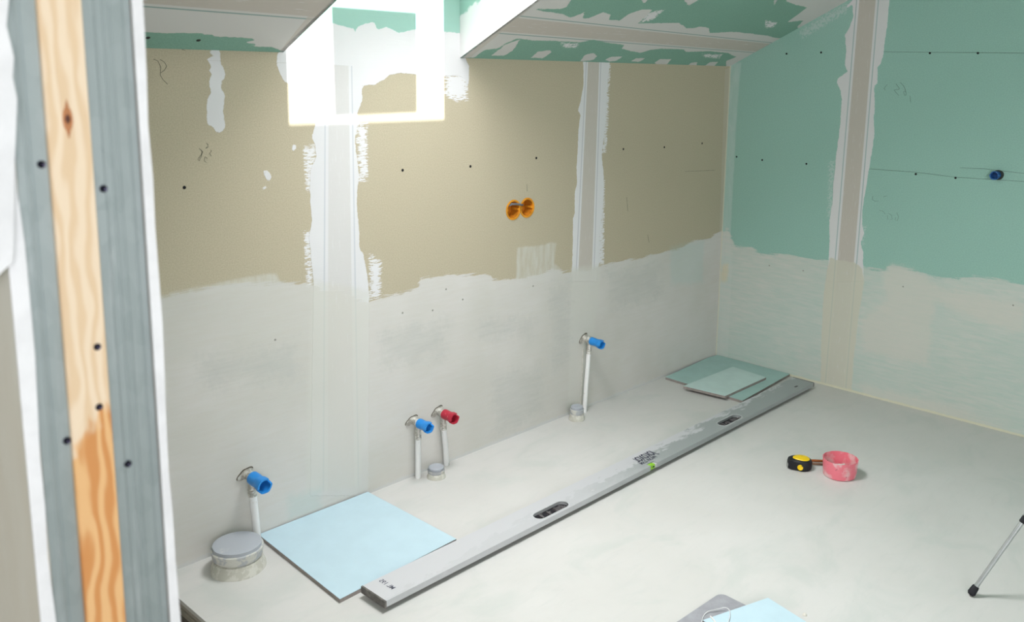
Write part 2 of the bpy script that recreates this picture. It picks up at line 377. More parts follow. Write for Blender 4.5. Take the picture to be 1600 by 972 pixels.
# ---- roof slope
C_white = [[(835, -30), (835, 0), (800, 25), (724, 90), (742, 90), (757, 78), (778, 76), (790, 68), (808, 60), (831, 63), (870, 64), (907, 66), (926, 62), (950, 67), (975, 70), (972, 76), (985, 80), (1001, 82.5), (1016, 78), (1033, 76), (1068, 77), (1072, 81), (1109, 80), (1137, 83), (1151, 89), (1135, 95), (1134, 106), (1153, 103), (1236, 55), (1222, 60), (1209, 59), (1200, 56), (1177, 53), (1150, 50), (1137, 50), (1109, 52), (1107, 44), (1093, 41), (1085, 44), (1072, 44), (1061, 36), (1050, 36), (1035, 36), (994, 37), (1000, 34), (1020, 15), (1003, 15), (982, 22), (969, 32), (952, 31), (954, 23), (943, 19), (919, 29), (910, 29), (913, 19), (892, 28), (879, 22), (862, 19), (849, 18), (832, 13), (876, 14), (885, 11), (892, 0), (895, -30)],
           [(830, 90), (840, 81), (859, 78), (861.5, 81.5), (849, 91)], [(906, 96), (915, 85), (928, 82.5), (933, 88), (926, 94)],
           [(946, 93), (954, 89), (973, 88), (964, 95), (952, 96)], [(985, 95.6), (994, 91), (1008, 91), (999, 96.5)],
           [(1023, 98), (1031, 92.5), (1049, 92.5), (1042, 100.6), (1028.5, 102)], [(1072.5, 105), (1079.5, 98), (1090, 97), (1087.5, 103)],
           [(1101, 103), (1109.5, 97), (1122, 96.7), (1116, 103.6)], [(767, 87), (790, 70), (811, 62), (806, 73), (800, 80), (788, 87)],
           [(1225, -20), (1209, 11), (1209, 7), (1213, -20)], [(1228, -30), (1229, 2), (1245, 8), (1261, 11.6), (1245, 24), (1230, 34.7), (1255, 32), (1245, 43), (1251, 45), (1335, -3), (1350, -30)],
           [(1068, -20), (1068, 0), (1076, 9), (1091, 0), (1095, -20)], [(1002, -20), (1002, 0), (1006.6, 7), (1012, 0), (1012, -20)],
           [(180, 49), (228, 50), (260, 52), (300, 52), (318, 52), (320, 54), (332, 54), (335, 57), (360, 58), (395, 60), (397, 63), (385, 66), (400, 69), (385, 70), (400, 73), (425, 74), (440, 79), (451, 80), (540, -20), (100, -20)]]
C_thin = [[(875, 66), (905, 68), (902, 76), (880, 75)], [(1195, 30), (1215, 35), (1212, 42), (1195, 45)], [(1010, 20), (1040, 14), (1020, 32), (1000, 36)], [(1095, 84), (1130, 84), (1125, 92), (1100, 90)]]
C_edge = [[(843, -15), (826, 0), (724, 91), (735, 90), (838, 5), (860, -15)], [(515, -15), (502, 0), (437, 80), (452, 80), (535, -15)]]
s1A, s1B = cl([(815.6, 29), (1211, 69.5)]), cl([(795, 50), (1181, 80.5)])
mat_cl = layered('roof_slope_board', (132, 172, 156), [
    dict(attr='thin', col=WHITE, amp=.01, broken=.03, dir=(1, 1, 1), soft=.004),
    dict(attr='white', col=(206, 206, 204), amp=.014, seam='s1', h=1.5, line=1.3, sdir=(.6, 5, 5), teal=(120, 152, 148), lk=.85, midk=.5),
    dict(attr='edge', col=TAUPE, amp=.004, op=.7),
])
U = coords(-4.6, 0.0, .010, (SX0, SX1)); V = coords(-3.2, 0.0, .010, (SY1,))
grid_surface('ceiling', U, V, lambda P: np.stack([P[:, 0], P[:, 1], RZ-RS*P[:, 1]], 1), lambda x, y: (x > SX0) & (x < SX1) & (y > SY1), {
    'white': multi(cl, C_white), 'thin': multi(cl, C_thin), 'edge': multi(cl, C_edge), 's1': lambda P: seam(P, s1A, s1B)}, mat_cl, flip=True)
# ---- lining of the roof window shaft
def slab(mb, x0, x1, y0, y1, t0, t1):                  # slab parallel to the roof between offsets t0, t1 (vertical)
    v = [(x, y, RZ-RS*y+t) for t in (t0, t1) for (x, y) in ((x0, y0), (x1, y0), (x1, y1), (x0, y1))]
    return mb.add(v, [(0, 3, 2, 1), (4, 5, 6, 7), (0, 1, 5, 4), (1, 2, 6, 5), (2, 3, 7, 6), (3, 0, 4, 7)])
OUT = 0.35
t = NT('shaft_lining')
zc = t.n('ShaderNodeSeparateXYZ'); t.t.links.new(t.coord(), zc.inputs[0])
band = t.math('SUBTRACT', zc.outputs[2], t.math('MULTIPLY', zc.outputs[1], -RS))
bd = t.math('ADD', band, t.math('MULTIPLY', t.noise(9), .10))
mat_shaft = t.done(t.mix(t.ramp(bd, RZ+.19, RZ+.20), lin((222, 222, 222)), lin(GREEN)), .8)
struct(slab(slab(MB(), SX1, SX1+.013, 0, SY1-.013, .0, OUT), SX0-.013, SX0, 0, SY1-.013, .0, OUT), 'trim_1', mat_shaft)
struct(slab(MB(), SX0, SX1, SY1, SY1-.013, .0, OUT), 'trim_2', simple('shaft_head', (220, 221, 220), .8))
# insulated roof above the boards keeps the sky out
mat_roof = simple('roof_deck', (170, 160, 140), .9)
mb = MB(); slab(mb, -4.6, SX0-.03, .1, -3.2, .02, OUT); slab(mb, SX1+.03, .12, .1, -3.2, .02, OUT); slab(mb, SX0-.03, SX1+.03, SY1-.03, -3.2, .02, OUT)
struct(mb, 'roof_deck', mat_roof)
# other half of the attic, behind the photographer: ridge, second slope and low side walls
RG = RZ+RS*3.2
mb = MB().add([(-5.6, -3.2, RG+t_) for t_ in (0, .3)]+[(.12, -3.2, RG+t_) for t_ in (0, .3)]+[(-5.6, -7.0, RG-RS*3.8+t_) for t_ in (0, .3)]+[(.12, -7.0, RG-RS*3.8+t_) for t_ in (0, .3)],
               [(0, 2, 6, 4), (1, 3, 7, 5), (0, 1, 3, 2), (4, 5, 7, 6), (0, 1, 5, 4), (2, 3, 7, 6)])
slab(mb, -5.6, -4.59, .1, -3.2, .0, OUT)
struct(mb, 'ceiling.001', simple('far_slope_board', (196, 200, 190), .9))
struct(MB().box((0, -7.0, -.1), (.12, -3.4, 3.3)), 'wall_right.001', simple('far_gable_board', (150, 180, 166), .9))
struct(MB().box((-5.6, -7.0, -.1), (-5.5, .1, 3.3)), 'wall_left.002', simple('far_side_board', (200, 198, 190), .9))
# ---- roof window: frame, glass and the opaque sheet lying on the glass
def svals(z): return -(RZ+OUT-z)/(TAN_EL-RS)           # y where the sun ray that reaches wall height z crosses the window plane
pOL, pOR = on(455, 194, 1, 0), on(690, 187, 1, 0); pIL, pIR = on(523, 181, 1, 0), on(650, 175, 1, 0); pIT = on(600, 18, 1, 0)
pTR = on(697, 2, 1, 0); pITR = on(651, 19, 1, 0)
wf = bpy.data.materials.new('x'); bpy.data.materials.remove(wf)
mat_frame = simple('window_pine', (205, 170, 120), .5)
y_low, y_top = svals(pOL[2]-.06), -.045
xr = (pOR[0]+pTR[0])/2
mb = MB(); slab(mb, SX0-.08, SX0+.012, -.0, SY1-.08, OUT, OUT+.06); slab(mb, xr, SX1+.08, -.0, SY1-.08, OUT, OUT+.06)
slab(mb, SX0+.012, xr, .06, y_top, OUT, OUT+.06); slab(mb, SX0+.012, xr, y_low, SY1-.08, OUT, OUT+.06)
wroot = bpy.data.objects.new('window_1', None); COL.objects.link(wroot); wroot['kind'] = 'structure'
part(mb, 'window_frame', mat_frame, wroot)
t = NT('window_glass'); tr = t.n('ShaderNodeBsdfTransparent'); gl = t.n('ShaderNodeBsdfGlossy'); gl.inputs['Roughness'].default_value = .02
mx = t.n('ShaderNodeMixShader'); mx.inputs[0].default_value = .05
t.t.links.new(tr.outputs[0], mx.inputs[1]); t.t.links.new(gl.outputs[0], mx.inputs[2]); t.t.links.new(mx.outputs[0], t.t.nodes['Material Output'].inputs[0])
part(slab(MB(), SX0+.012, xr, y_top, y_low, OUT+.02, OUT+.026), 'pane', t.m, wroot)
ys = svals(pIL[2]); 
mbp = MB(); xa, xb = pIL[0], (pIR[0]+pITR[0])/2
yt = svals(pIT[2]-.03); yl_, yr_ = svals(pIL[2]-.03), svals(pIR[2]-.03)
mbp.add([(x, y, RZ-RS*y+OUT+q) for q in (.027, .033) for (x, y) in ((xa, yt), (xb, yt), (xb, yr_), (xa, yl_))], [(0, 3, 2, 1), (4, 5, 6, 7), (0, 1, 5, 4), (1, 2, 6, 5), (2, 3, 7, 6), (3, 0, 4, 7)])
part(mbp, 'covering_sheet', simple('sheet_board', (200, 190, 170), .9), wroot)

# ---- floor
t = NT('floor_paint'); big = t.noise(1.6, None, 5, .6); st = t.noise(7, t.coord((1, 5, 1)), 6, .7, .6)
c = t.mix(t.ramp(big, .3, .7), lin((202, 200, 197)), lin((209, 207, 205))); c = t.mix(t.math('MULTIPLY', t.ramp(st, .5, .75), .35), c, lin((193, 194, 192)))
c = t.mix(t.math('MULTIPLY', t.ramp(t.noise(120, None, 3, .6), .70, .76), .35), c, lin((170, 172, 168)))
c = t.mix(t.math('MULTIPLY', t.ramp(t.noise(3.2, t.coord((1, 1.6, 1)), 5, .6, .8), .48, .70), .40), c, lin((186, 192, 188)))
t.bump(t.math('ADD', t.math('MULTIPLY', t.noise(38, None, 6, .65), .5), st), .35, .0015)
mat_floor = t.done(c, .5, 0, .35)
EX = (floor_pt(285, 938)[0]+floor_pt(320, 972)[0])/2
EX = float(EX)
struct(MB().box((EX, -4.2, -.012), (0.12, .1, 0)), 'floor', mat_floor)
mat_edge = simple('board_edge', (176, 168, 158), .9, 0, .05, 60)
struct(MB().box((EX+.003, -4.2, -.0135), (EX+.06, .0, -.0275)), 'trim_3', mat_edge)
struct(MB().box((EX-.002, -4.2, -.029), (EX+.06, .0, -.043)), 'trim_4', simple('second_board_edge', (160, 154, 142), .9, 0, .05, 60))
struct(MB().box((EX+.012, -4.2, -.0445), (EX+.06, .0, -.10)), 'trim_5', simple('old_board_edge', (112, 106, 98), .9))
struct(MB().box((-5.6, -7.0, -.14), (0.12, .1, -.10)), 'floor.001', simple('subfloor', (150, 146, 138), .9))

# screws in the boards and pencil marks, parts of the walls
WB, WR, CE = bpy.data.objects['wall_back'], bpy.data.objects['wall_right'], bpy.data.objects['ceiling']
mat_screw = simple('black_screw', (22, 22, 26), .45, .3)
def screws(pts, conv, normal, root, r=.0048):
    for (x, y) in pts:
        p = Vector(conv(x, y)); n_ = Vector(normal)
        mb = MB().lathe([(0, -.004), (r, -.004), (r, .0008), (r*.75, .0014), (r*.45, .0010), (0, .0002)], p, n_, 12)
        part(mb, 'screw', mat_screw, root, smooth=True)
screws([(288, 293), (629, 266), (735, 260), (838, 247), (974, 233), (1038, 230), (1097, 224), (1137, 220)], lambda x, y: on(x, y, 1, 0), (0, -1, 0), WB)
screws([(1151, 245), (1191, 250), (1260, 256), (1431, 272), (1493, 278), (1229, 84), (1283, 82), (1453, 83), (1528, 83)], lambda x, y: on(x, y, 0, 0), (-1, 0, 0), WR)
screws([(310, 63), (231, 59)], onroof, (0, -RS, -1), CE, .006)
mat_filled = simple('filled_screw', (150, 150, 142), .9)
for (x, y, r_) in ((430, 531, 1), (629, 489, 1), (676, 485, 1), (697, 452, 0), (723, 468, 1), (833, 447, 1)):
    part(MB().lathe([(0, -.002), (.004, -.002), (.0035, .0006), (0, .0004)], on(x, y, 1, 0), (0, -1, 0), 10), 'filled_screw', mat_filled, WB)
for (x, y) in ((1202, 415), (1255, 423), (1411, 448), (1583, 477)):
    part(MB().lathe([(0, -.002), (.004, -.002), (.0035, .0006), (0, .0004)], on(x, y, 0, 0), (-1, 0, 0), 10), 'filled_screw', mat_filled, WR)
mat_pencil = simple('pencil_grey', (92, 100, 92), .8)
def strokes(lines, conv, n_, root, width=.0014, name='pencil_mark', mat=None):
    mb = MB(); n_ = Vector(n_)
    for L in lines:
        P = [Vector(conv(x, y))+n_*.0006 for x, y in L]
        mb.tube(P, width/2, 5)
    return part(mb, name, mat or mat_pencil, root)
z16 = lambda pts: [(1360+x/16, 120+y/16) for x, y in pts]
RWc = lambda x, y: on(x, y, 0, 0); BWc = lambda x, y: on(x, y, 1, 0)
strokes([[(1381, 81), (1480, 82), (1600, 83), (1700, 84)]], RWc, (-1, 0, 0), WR, .0012)
strokes([[(1358, 264), (1430, 269), (1493, 277), (1560, 281), (1620, 285)], [(1500, 262), (1540, 264), (1600, 271), (1650, 275)]], RWc, (-1, 0, 0), WR, .0011)
strokes([z16(q) for q in ([(420, 200), (380, 240), (340, 290), (375, 335)], [(640, 170), (680, 230), (715, 270), (730, 295), (700, 318), (610, 325), (598, 345), (650, 400), (710, 470)], [(740, 140), (790, 180), (850, 260), (880, 340), (900, 420), (880, 472), (850, 450), (828, 380), (860, 355), (890, 375)], [(990, 480), (1000, 560), (1010, 640)])], RWc, (-1, 0, 0), WR, .0011)
z44 = lambda pts: [(1280+x/4.42, 210+y/4.42) for x, y in pts]
strokes([z44(q) for q in ([(415, 525), (440, 530), (458, 552)], [(372, 425), (366, 450), (385, 461), (410, 460)], [(445, 430), (470, 424)], [(480, 545), (500, 560), (505, 585), (490, 590)], [(535, 540), (548, 570), (540, 598), (525, 590), (528, 575)], [(472, 560), (474, 590)])], RWc, (-1, 0, 0), WR, .0011)
z54 = lambda pts: [(240+x/5.4, 60+y/5.4) for x, y in pts]
strokes([z54(q) for q in ([(0, 175), (35, 190), (60, 240), (55, 310), (80, 350), (118, 388)], [(55, 178), (90, 200), (110, 235), (90, 270), (60, 290)], [(238, 92), (268, 103)], [(450, 885), (460, 910), (440, 925)], [(385, 930), (410, 955), (400, 985), (385, 1000)])], BWc, (0, -1, 0), WB, .0011)
z75 = lambda pts: [(280+x/7.48, 200+y/7.48) for x, y in pts]
strokes([z75(q) for q in ([(230, 240), (275, 275), (262, 310), (255, 345), (225, 345), (218, 370), (235, 385), (245, 350)], [(318, 178), (340, 195)], [(310, 240), (342, 222)], [(360, 258), (380, 265), (355, 295), (375, 330)], [(330, 355), (300, 335), (290, 380), (315, 402)])], BWc, (0, -1, 0), WB, .001)
strokes([[(823, 288), (823.5, 299)], [(979, 308), (981, 330)], [(1070, 268), (1118, 266)], [(1012, 367), (1014, 379)]], BWc, (0, -1, 0), WB, .0011)

# ------------------------------------------------------------------ partition end in the foreground (left)
YE = CAM[1]+.80
def jx(px, row=486): return float(on(px, row, 1, YE)[0])
Z0, Z1 = -.10, 2.62
mat_gyp = simple('joint_filler', (222, 222, 226), .85, 0, .03, 25)
mat_face = speckled('taped_board', (214, 207, 196), (224, 222, 216), .55, 5, .9, 0, (1, 1, .25), .15)
mat_zinc = NT('galvanised_steel'); t = mat_zinc
vr = t.n('ShaderNodeTexVoronoi'); vr.inputs['Scale'].default_value = 90; t.t.links.new(t.coord((1, 1, .6)), vr.inputs['Vector'])
sp = t.n('ShaderNodeSeparateColor'); t.t.links.new(vr.outputs['Color'], sp.inputs[0])
cz = t.mix(t.math('MULTIPLY', sp.outputs[0], .22), lin((152, 163, 165)), lin((184, 193, 196)))
cz = t.mix(t.math('MULTIPLY', t.ramp(t.noise(7, t.coord((6, 1, .5)), 5, .6), .55, .72), .5), cz, lin((208, 212, 216)))  # pale upright streaks painted in as shine on the steel
mat_zinc = t.done(cz, .42, .55, .5)
# the two boards run away from the camera to the knee wall
bL = MB().box((jx(20), YE, Z0), (jx(44), -.0, Z1)); o = struct(bL, 'wall_left', mat_face)
mbq = MB(); N = 60
rnd = random.Random(3)
def ragged(x0, x1, y0, name, root, mat, th=.003, amp=.0012):   # filler skin over a board edge
    V = []; F = []
    for i in range(N+1):
        z = Z0+(Z1-Z0)*i/N; e = amp*math.sin(i*.9)+rnd.uniform(-amp, amp)
        V += [(x0, y0, z), (x0-.0004, y0-th, z), (x1+e-.001, y0-th, z), (x1+e, y0, z)]
    for i in range(N):
        for k in range(4): a = i*4+k; b = i*4+(k+1) % 4; F.append((a, b, b+4, a+4))
    F.append((3, 2, 1, 0)); F.append((N*4, N*4+1, N*4+2, N*4+3))
    return part(MB().add(V, F), name, mat, root, smooth=True)
ragged(jx(19), jx(45), YE, 'filled_edge', o, mat_gyp)
# filler smear over the steel near the top left
sm = [(-14, 60), (2, 60), (10, 95), (6, 130), (24, 160), (40, 190), (30, 230), (16, 262), (12, 300), (2, 330), (-14, 340)]
def yeplane(x, y, d=.0): p = on(x, y, 1, YE-.0035-d); return (p[0], p[1], p[2])
V = [on(x, y-60, 1, YE-.0105) for x, y in [(-60, -20), (6, -20), (14, 60), (10, 100), (22, 150), (20, 180), (27, 215), (24, 290), (22, 360), (22, 430), (20, 470), (2, 486), (-10, 500), (-60, 505)]]
part(MB().add([tuple(v) for v in V]+[(v[0], YE-.003, v[2]) for v in V], [tuple(range(len(V)))]+[(i, (i+1) % len(V), len(V)+(i+1) % len(V), len(V)+i) for i in range(len(V))]), 'filler_smear', mat_gyp, o)
bR = MB().box((jx(236), YE, Z0), (jx(249), -.0, Z1)); o2 = struct(bR, 'wall_left.001', mat_face)
ragged(jx(234.5), jx(250.5), YE, 'filled_edge', o2, mat_gyp, .0035, .0009)
def stud(x0, x1, ribs, label):
    r = thing('metal_stud', ((x0+x1)/2, YE+.02, Z0), label, 'steel stud', 'galvanised studs of the partition end')
    # web with pressed ribs, profile in x,y
    prof = [(x0, YE+.045), (x0, YE+.001)]
    for (c_, wd, dp) in ribs:
        prof += [(c_-wd, YE+.001), (c_-wd*.5, YE+.001+dp), (c_+wd*.5, YE+.001+dp), (c_+wd, YE+.001)]
    prof += [(x1, YE+.001), (x1, YE+.045)]
    th = .0012
    inner = [(min(max(x, x0+th), x1-th), y+th) for x, y in prof]
    poly = prof+inner[::-1]
    V = [(x, y, z) for z in (Z0, Z1) for x, y in poly]; n = len(poly); m = len(prof)
    F = [(i, (i+1) % n, n+(i+1) % n, n+i) for i in range(n)]
    for z in (0, n):
        for i in range(m-1): F.append((z+i, z+i+1, z+n-2-i, z+n-1-i))
    part(MB().add(V, F), 'web', mat_zinc, r)
    return r
sL = stud(jx(45.5), jx(94), [(jx(62), .0012, -.0005), (jx(69), .0010, .0006)], 'galvanised steel stud between the filled board edge and the left side of the pine batten')
sR = stud(jx(160), jx(233), [(jx(180), .0010, -.0008), (jx(193), .0014, .0008), (jx(203), .0014, .0008), (jx(221), .0012, .0008)], 'ribbed galvanised steel stud on the right side of the pine batten')
t = NT('pine'); wv = t.n('ShaderNodeTexWave', wave_type='BANDS', bands_direction='X'); wv.inputs['Scale'].default_value = 22; wv.inputs['Distortion'].default_value = 15
wv.inputs['Detail'].default_value = 2.5; wv.inputs['Detail Scale'].default_value = 1.0
mp = t.coord((1.2, 1, .30)); t.t.links.new(mp, wv.inputs['Vector'])
cc = t.mix(t.ramp(wv.outputs['Fac'], .15, .95), lin((222, 202, 178)), lin((212, 186, 155)))
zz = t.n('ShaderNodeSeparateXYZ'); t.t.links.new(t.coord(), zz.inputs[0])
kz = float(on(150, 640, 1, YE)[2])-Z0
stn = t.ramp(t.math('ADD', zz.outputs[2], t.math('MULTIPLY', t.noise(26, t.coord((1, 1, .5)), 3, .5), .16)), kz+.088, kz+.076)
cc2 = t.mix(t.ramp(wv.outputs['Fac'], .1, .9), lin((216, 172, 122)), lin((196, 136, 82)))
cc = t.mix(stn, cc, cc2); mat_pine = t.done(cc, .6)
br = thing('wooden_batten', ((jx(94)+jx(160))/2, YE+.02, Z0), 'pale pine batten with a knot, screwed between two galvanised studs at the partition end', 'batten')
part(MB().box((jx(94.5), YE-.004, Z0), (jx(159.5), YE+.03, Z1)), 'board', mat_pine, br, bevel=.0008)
def spindle(px, py, rx, rz_, mat, name, root, depth=.0048):
    p = on(px, py, 1, YE-depth); V = [(p[0], p[1]-.0003, p[2])]; n = 16
    for i in range(n):
        a = 2*math.pi*i/n; k = abs(math.sin(a))**1.0
        V.append((p[0]+rx*math.cos(a), p[1], p[2]+rz_*math.sin(a)*(1 if abs(math.cos(a)) > .3 else 1.6)))
    V2 = V+[(v[0], v[1]+.0006, v[2]) for v in V[1:]]
    F = [(0, 1+i, 1+(i+1) % n) for i in range(n)]+[(1+i, 1+(i+1) % n, n+1+(i+1) % n, n+1+i) for i in range(n)]
    return part(MB().add(V2, F), name, mat, root, smooth=True)
spindle(106, 186, .0038, .010, simple('knot_ring', (176, 118, 78), .6), 'knot', br)
spindle(106, 186, .0022, .0032, simple('knot_core', (86, 52, 40), .6), 'knot', br, .0052)
mat_bit = simple('dark_screw_head', (48, 46, 62), .25, .8)
def hd(px, py, y, root):
    p = on(px, py, 1, y); part(MB().lathe([(0, -.002), (.0032, -.002), (.0032, .0003), (.0024, .0016), (.001, .0012), (0, .0006)], p, (0, -1, 0), 14), 'screw', mat_bit, root, smooth=True)
hd(65, 257, YE, sL); hd(105, 689, YE, sL); hd(162, 295, YE, sR); hd(200, 725, YE, sR); hd(152, 542, YE-.004, br); hd(155, 636, YE-.004, br)

# ------------------------------------------------------------------ drainage pipe stubs
mat_pvc = speckled('grey_pvc', (172, 176, 184), (188, 190, 192), .6, 18, .45)
mat_pvc2 = speckled('grey_pvc_smeared', (176, 178, 182), (202, 201, 194), .5, 30, .6)
mat_mortar = speckled('mortar_collar', (190, 188, 178), (206, 204, 196), .5, 45, .95)
def drain(cx, cy, R_, h, capr, label, seed, big=False):
    r = thing('drain_pipe', (cx, cy, 0), label, 'pipe', 'capped drain pipes along the back wall')
    k = R_
    cap_t = h
    part(MB().lathe([(0, h-.001), (capr*.3, h-.0012), (capr*.92, h), (capr, h-.002), (capr, h-.012 if big else h-.010), (capr*.93, h-.014), (capr*.93, h-.03), (0, h-.03)], (cx, cy, 0), seg=48), 'cap', mat_pvc, r, smooth=True)
    part(MB().lathe([(k*.90, 0), (k*.90, h*.42), (k*.98, h*.50), (k, h*.60), (k, h*.74), (k*1.03, h*.76), (k*1.03, h-.013), (k*.97, h-.0115), (capr*.94, h-.0125), (capr*.94, h-.035), (capr*.9, 0)], (cx, cy, 0), seg=48), 'socket', mat_pvc2, r, smooth=True)
    part(MB().lathe([(k*.95, 0), (k*1.12, .0), (k*1.10, h*.12), (k*1.02, h*.28), (k*.99, h*.42), (k*.9, h*.44)], (cx, cy, 0), seg=48, wob=.022, seed=seed), 'mortar_collar', mat_mortar, r, smooth=True)
drain(-2.703, -.112, .071, .078, .068, 'largest grey drain pipe stub with a round cap, left of the big blue board', 1, True)
drain(-1.919, -.064, .0300, .041, .0275, 'small grey capped drain pipe between the blue and red plugged water pipes', 2)
drain(-1.154, -.060, .0295, .060, .0255, 'small grey capped drain pipe farthest along the wall, beside the tallest white water pipe', 5)

# ------------------------------------------------------------------ water connections
mat_nickel = speckled('plastered_nickel', (176, 172, 164), (214, 212, 206), .5, 70, .4, .45)
mat_pipe = speckled('white_pipe', (232, 232, 232), (206, 205, 198), .62, 25, .45)
mat_dark = simple('painted_gap_shade', (96, 90, 78), .9)  # dark colour painted in for the shaded gap round the wall plates
def plug_mesh(r0, y0, y1, x, z, tilt=(0, 0)):
    """hollow plug pointing out of the wall (-y), open end notched"""
    seg = 32; V = []; F = []
    prof = [(r0*.80, 0), (r0*.92, .0), (r0*.95, .004), (r0*.95, .30), (r0*.90, .45), (r0*.97, .62), (r0*1.08, .72), (r0*1.08, 1.0), (r0*.82, 1.0), (r0*.74, .35), (0.0001, .33)]
    L = y0-y1; n = len(prof)
    for i in range(seg):
        a = 2*math.pi*i/seg
        hexk = .5+.5/math.cos((a % (math.pi/3))-math.pi/6)*.94
        for q, (rr, h) in enumerate(prof):
            hh = h
            k = hexk if q in (5, 6, 7) else 1
            if q in (7, 8) and (i % 16) in (2, 3, 4): hh = .80
            V.append((x+rr*k*math.cos(a)+tilt[0]*hh*L, y0-hh*L, z+rr*k*math.sin(a)+tilt[1]*hh*L))
    for i in range(seg):
        j = (i+1) % seg
        for q in range(n-1): F.append((i*n+q, i*n+q+1, j*n+q+1, j*n+q))
    F.append(tuple(i*n for i in range(seg)))
    return MB().add(V, F)
mat_blue = speckled('blue_plastic', (42, 136, 214), (110, 170, 215), .70, 30, .4, 0, (1, 1, 1), .06)
mat_red = speckled('red_plastic', (176, 42, 62), (216, 150, 150), .66, 30, .4, 0, (1, 1, 1), .05)
def tap(W, Fr, base, top_z, rp, plug, label, ear, nm):
    x, z = W
    r = thing('water_pipe', (x, -.03, 0), label, 'water pipe', 'plugged water connections along the back wall')
    part(MB().tube([(base[0], base[1], 0), (base[0]*.7+x*.3, base[1]*.6-.03*.4, (z-.05)*.4), (x, -.030, z-.04)], rp, 16), 'pipe', mat_pipe, r, smooth=True)
    mb = MB(); mb.lathe([(rp*.9, z-.062), (rp*1.15, z-.062), (rp*1.2, z-.056), (rp*1.02, z-.053), (rp*1.2, z-.048), (rp*1.02, z-.044), (rp*1.2, z-.040), (rp*1.0, z-.036), (rp*1.0, z-.01), (0, z)], (x, -.030, 0), seg=20)
    mb.lathe([(.0145, -.004), (.0145, .012), (.012, .016), (.0125, .028), (.0155, .032), (.0155, .052), (0, .054)], (x, 0, z), (Fr[0], -1, Fr[1]), 20)
    mb.lathe([(0, -.0155), (.008, -.013), (.0135, -.007), (.0155, 0), (.0135, .007), (.008, .013), (0, .0155)], (x, -.030, z), seg=20)
    part(mb, 'elbow', mat_nickel, r, smooth=True)
    # wall plate with two ears, bedded in filler
    ea = math.radians(ear); mb = MB(); n = 32; out = []
    for i in range(n):
        a = 2*math.pi*i/n; rr = .016+.012*abs(math.cos(a))**6
        out.append((rr*math.cos(a), rr*math.sin(a)*.8))
    T = lambda v: Vector((x+v[0]*math.cos(ea)-v[1]*math.sin(ea)-.006, -v[2], z+v[0]*math.sin(ea)+v[1]*math.cos(ea)))
    mb.prism(out, -.002, .004, T); part(mb, 'wall_plate', mat_nickel, r)
    out2 = [(p[0]*1.08+.001, p[1]*1.12+.0015) for p in out]
    part(MB().prism(out2, -.002, .0008, T), 'wall_gap', mat_dark, r)
    part(plug_mesh(plug[0], plug[1], plug[2], x+Fr[0]*abs(plug[1]), z+Fr[1]*abs(plug[1]), Fr), 'plug', plug[3], r, smooth=True)
tap((-2.606, .222), (-.02, -.03), (-2.592, -.022), 0, .0115, (.0215, -.040, -.112, mat_blue), 'white water pipe with blue plug rising behind the largest drain cap', 25, 0)
tap((-1.972, .212), (.0, -.02), (-1.968, -.022), 0, .0100, (.0185, -.038, -.094, mat_blue), 'white water pipe with blue plug standing beside the red plugged one', 20, 0)
tap((-1.856, .214), (.0, -.03), (-1.828, -.012), 0, .0100, (.0190, -.036, -.094, mat_red), 'white water pipe closed with the only red plug', 30, 0)
tap((-1.050, .320), (.0, -.06), (-1.068, -.028), 0, .0095, (.0180, -.042, -.104, mat_blue), 'tallest white water pipe with blue plug, nearest the far corner', 35, 0)
# long hairline groove left of the tallest pipe: the chased slot
part(MB().tube([on(911, 545, 1, -.001), on(909, 600, 1, -.001), on(906, 640, 1, -.001)], .0022, 6), 'filled_groove', mat_mortar, WB)

pB = on(1557, 274, 0, -.02)
r = thing('pipe_plug', (0, pB[1], pB[2]), 'blue plug sticking out of the green gable wall between pencil lines', 'plug')
seg = 28; mb = plug_mesh(.0165, .005, -.038, 0, 0)
V = [(v[1], pB[1]+.004+v[0], pB[2]+v[2]) for v in mb.v]
part(MB().add(V, mb.f), 'plug', simple('deep_blue_plastic', (44, 96, 160), .4), r, smooth=True)
part(MB().lathe([(0, -.004), (.021, -.004), (.021, .0010), (.017, .0012), (0, .0010)], (0, pB[1]-.001, pB[2]), (-1, 0, 0), 24, wob=.03), 'wall_gap', simple('pipe_gap', (60, 66, 62), .9), r)

# ------------------------------------------------------------------ socket boxes in the back wall
mat_orange = simple('orange_plastic', (224, 150, 42), .45, 0, .08, 50)
mat_orange2 = simple('orange_plastic_inside', (206, 128, 36), .5, 0, .1, 50)
mat_cable = simple('grey_cable_sheath', (120, 124, 132), .35, .3)
for i, (hx, hz) in enumerate(holes):
    r = thing('socket_box', (hx, 0, hz), ('left round orange socket box sunk in the beige wall board, grey cable inside', 'right round orange socket box sunk in the beige wall board')[i], 'electrical box', 'pair of orange socket boxes')
    R_ = HR
    part(MB().lathe([(R_-.0045, .001), (R_-.004, .0022), (R_+.0025, .0022), (R_+.003, .0004), (R_-.001, .0002), (R_-.0015, -.045), (0, -.046), (0, -.044), (R_-.004, -.043)], (hx, 0, hz), (0, -1, 0), 40, close=True), 'rim', mat_orange, r, smooth=True)
    part(MB().lathe([(0, -.0425), (R_-.0052, -.042), (R_-.0048, -.001), (R_-.0044, -.001), (R_-.0044, -.0435), (0, -.0435)], (hx, 0, hz), (0, -1, 0), 40), 'cup', mat_orange2, r, smooth=True)
    for s in (-1, 1):
        part(MB().box((hx+s*(R_-.008)-.0045, .001, hz-.0045), (hx+s*(R_-.008)+.0045, .036, hz+.0045)), 'screw_post', mat_orange, r, bevel=.001)
(ax_, az_), (bx_, bz_) = holes
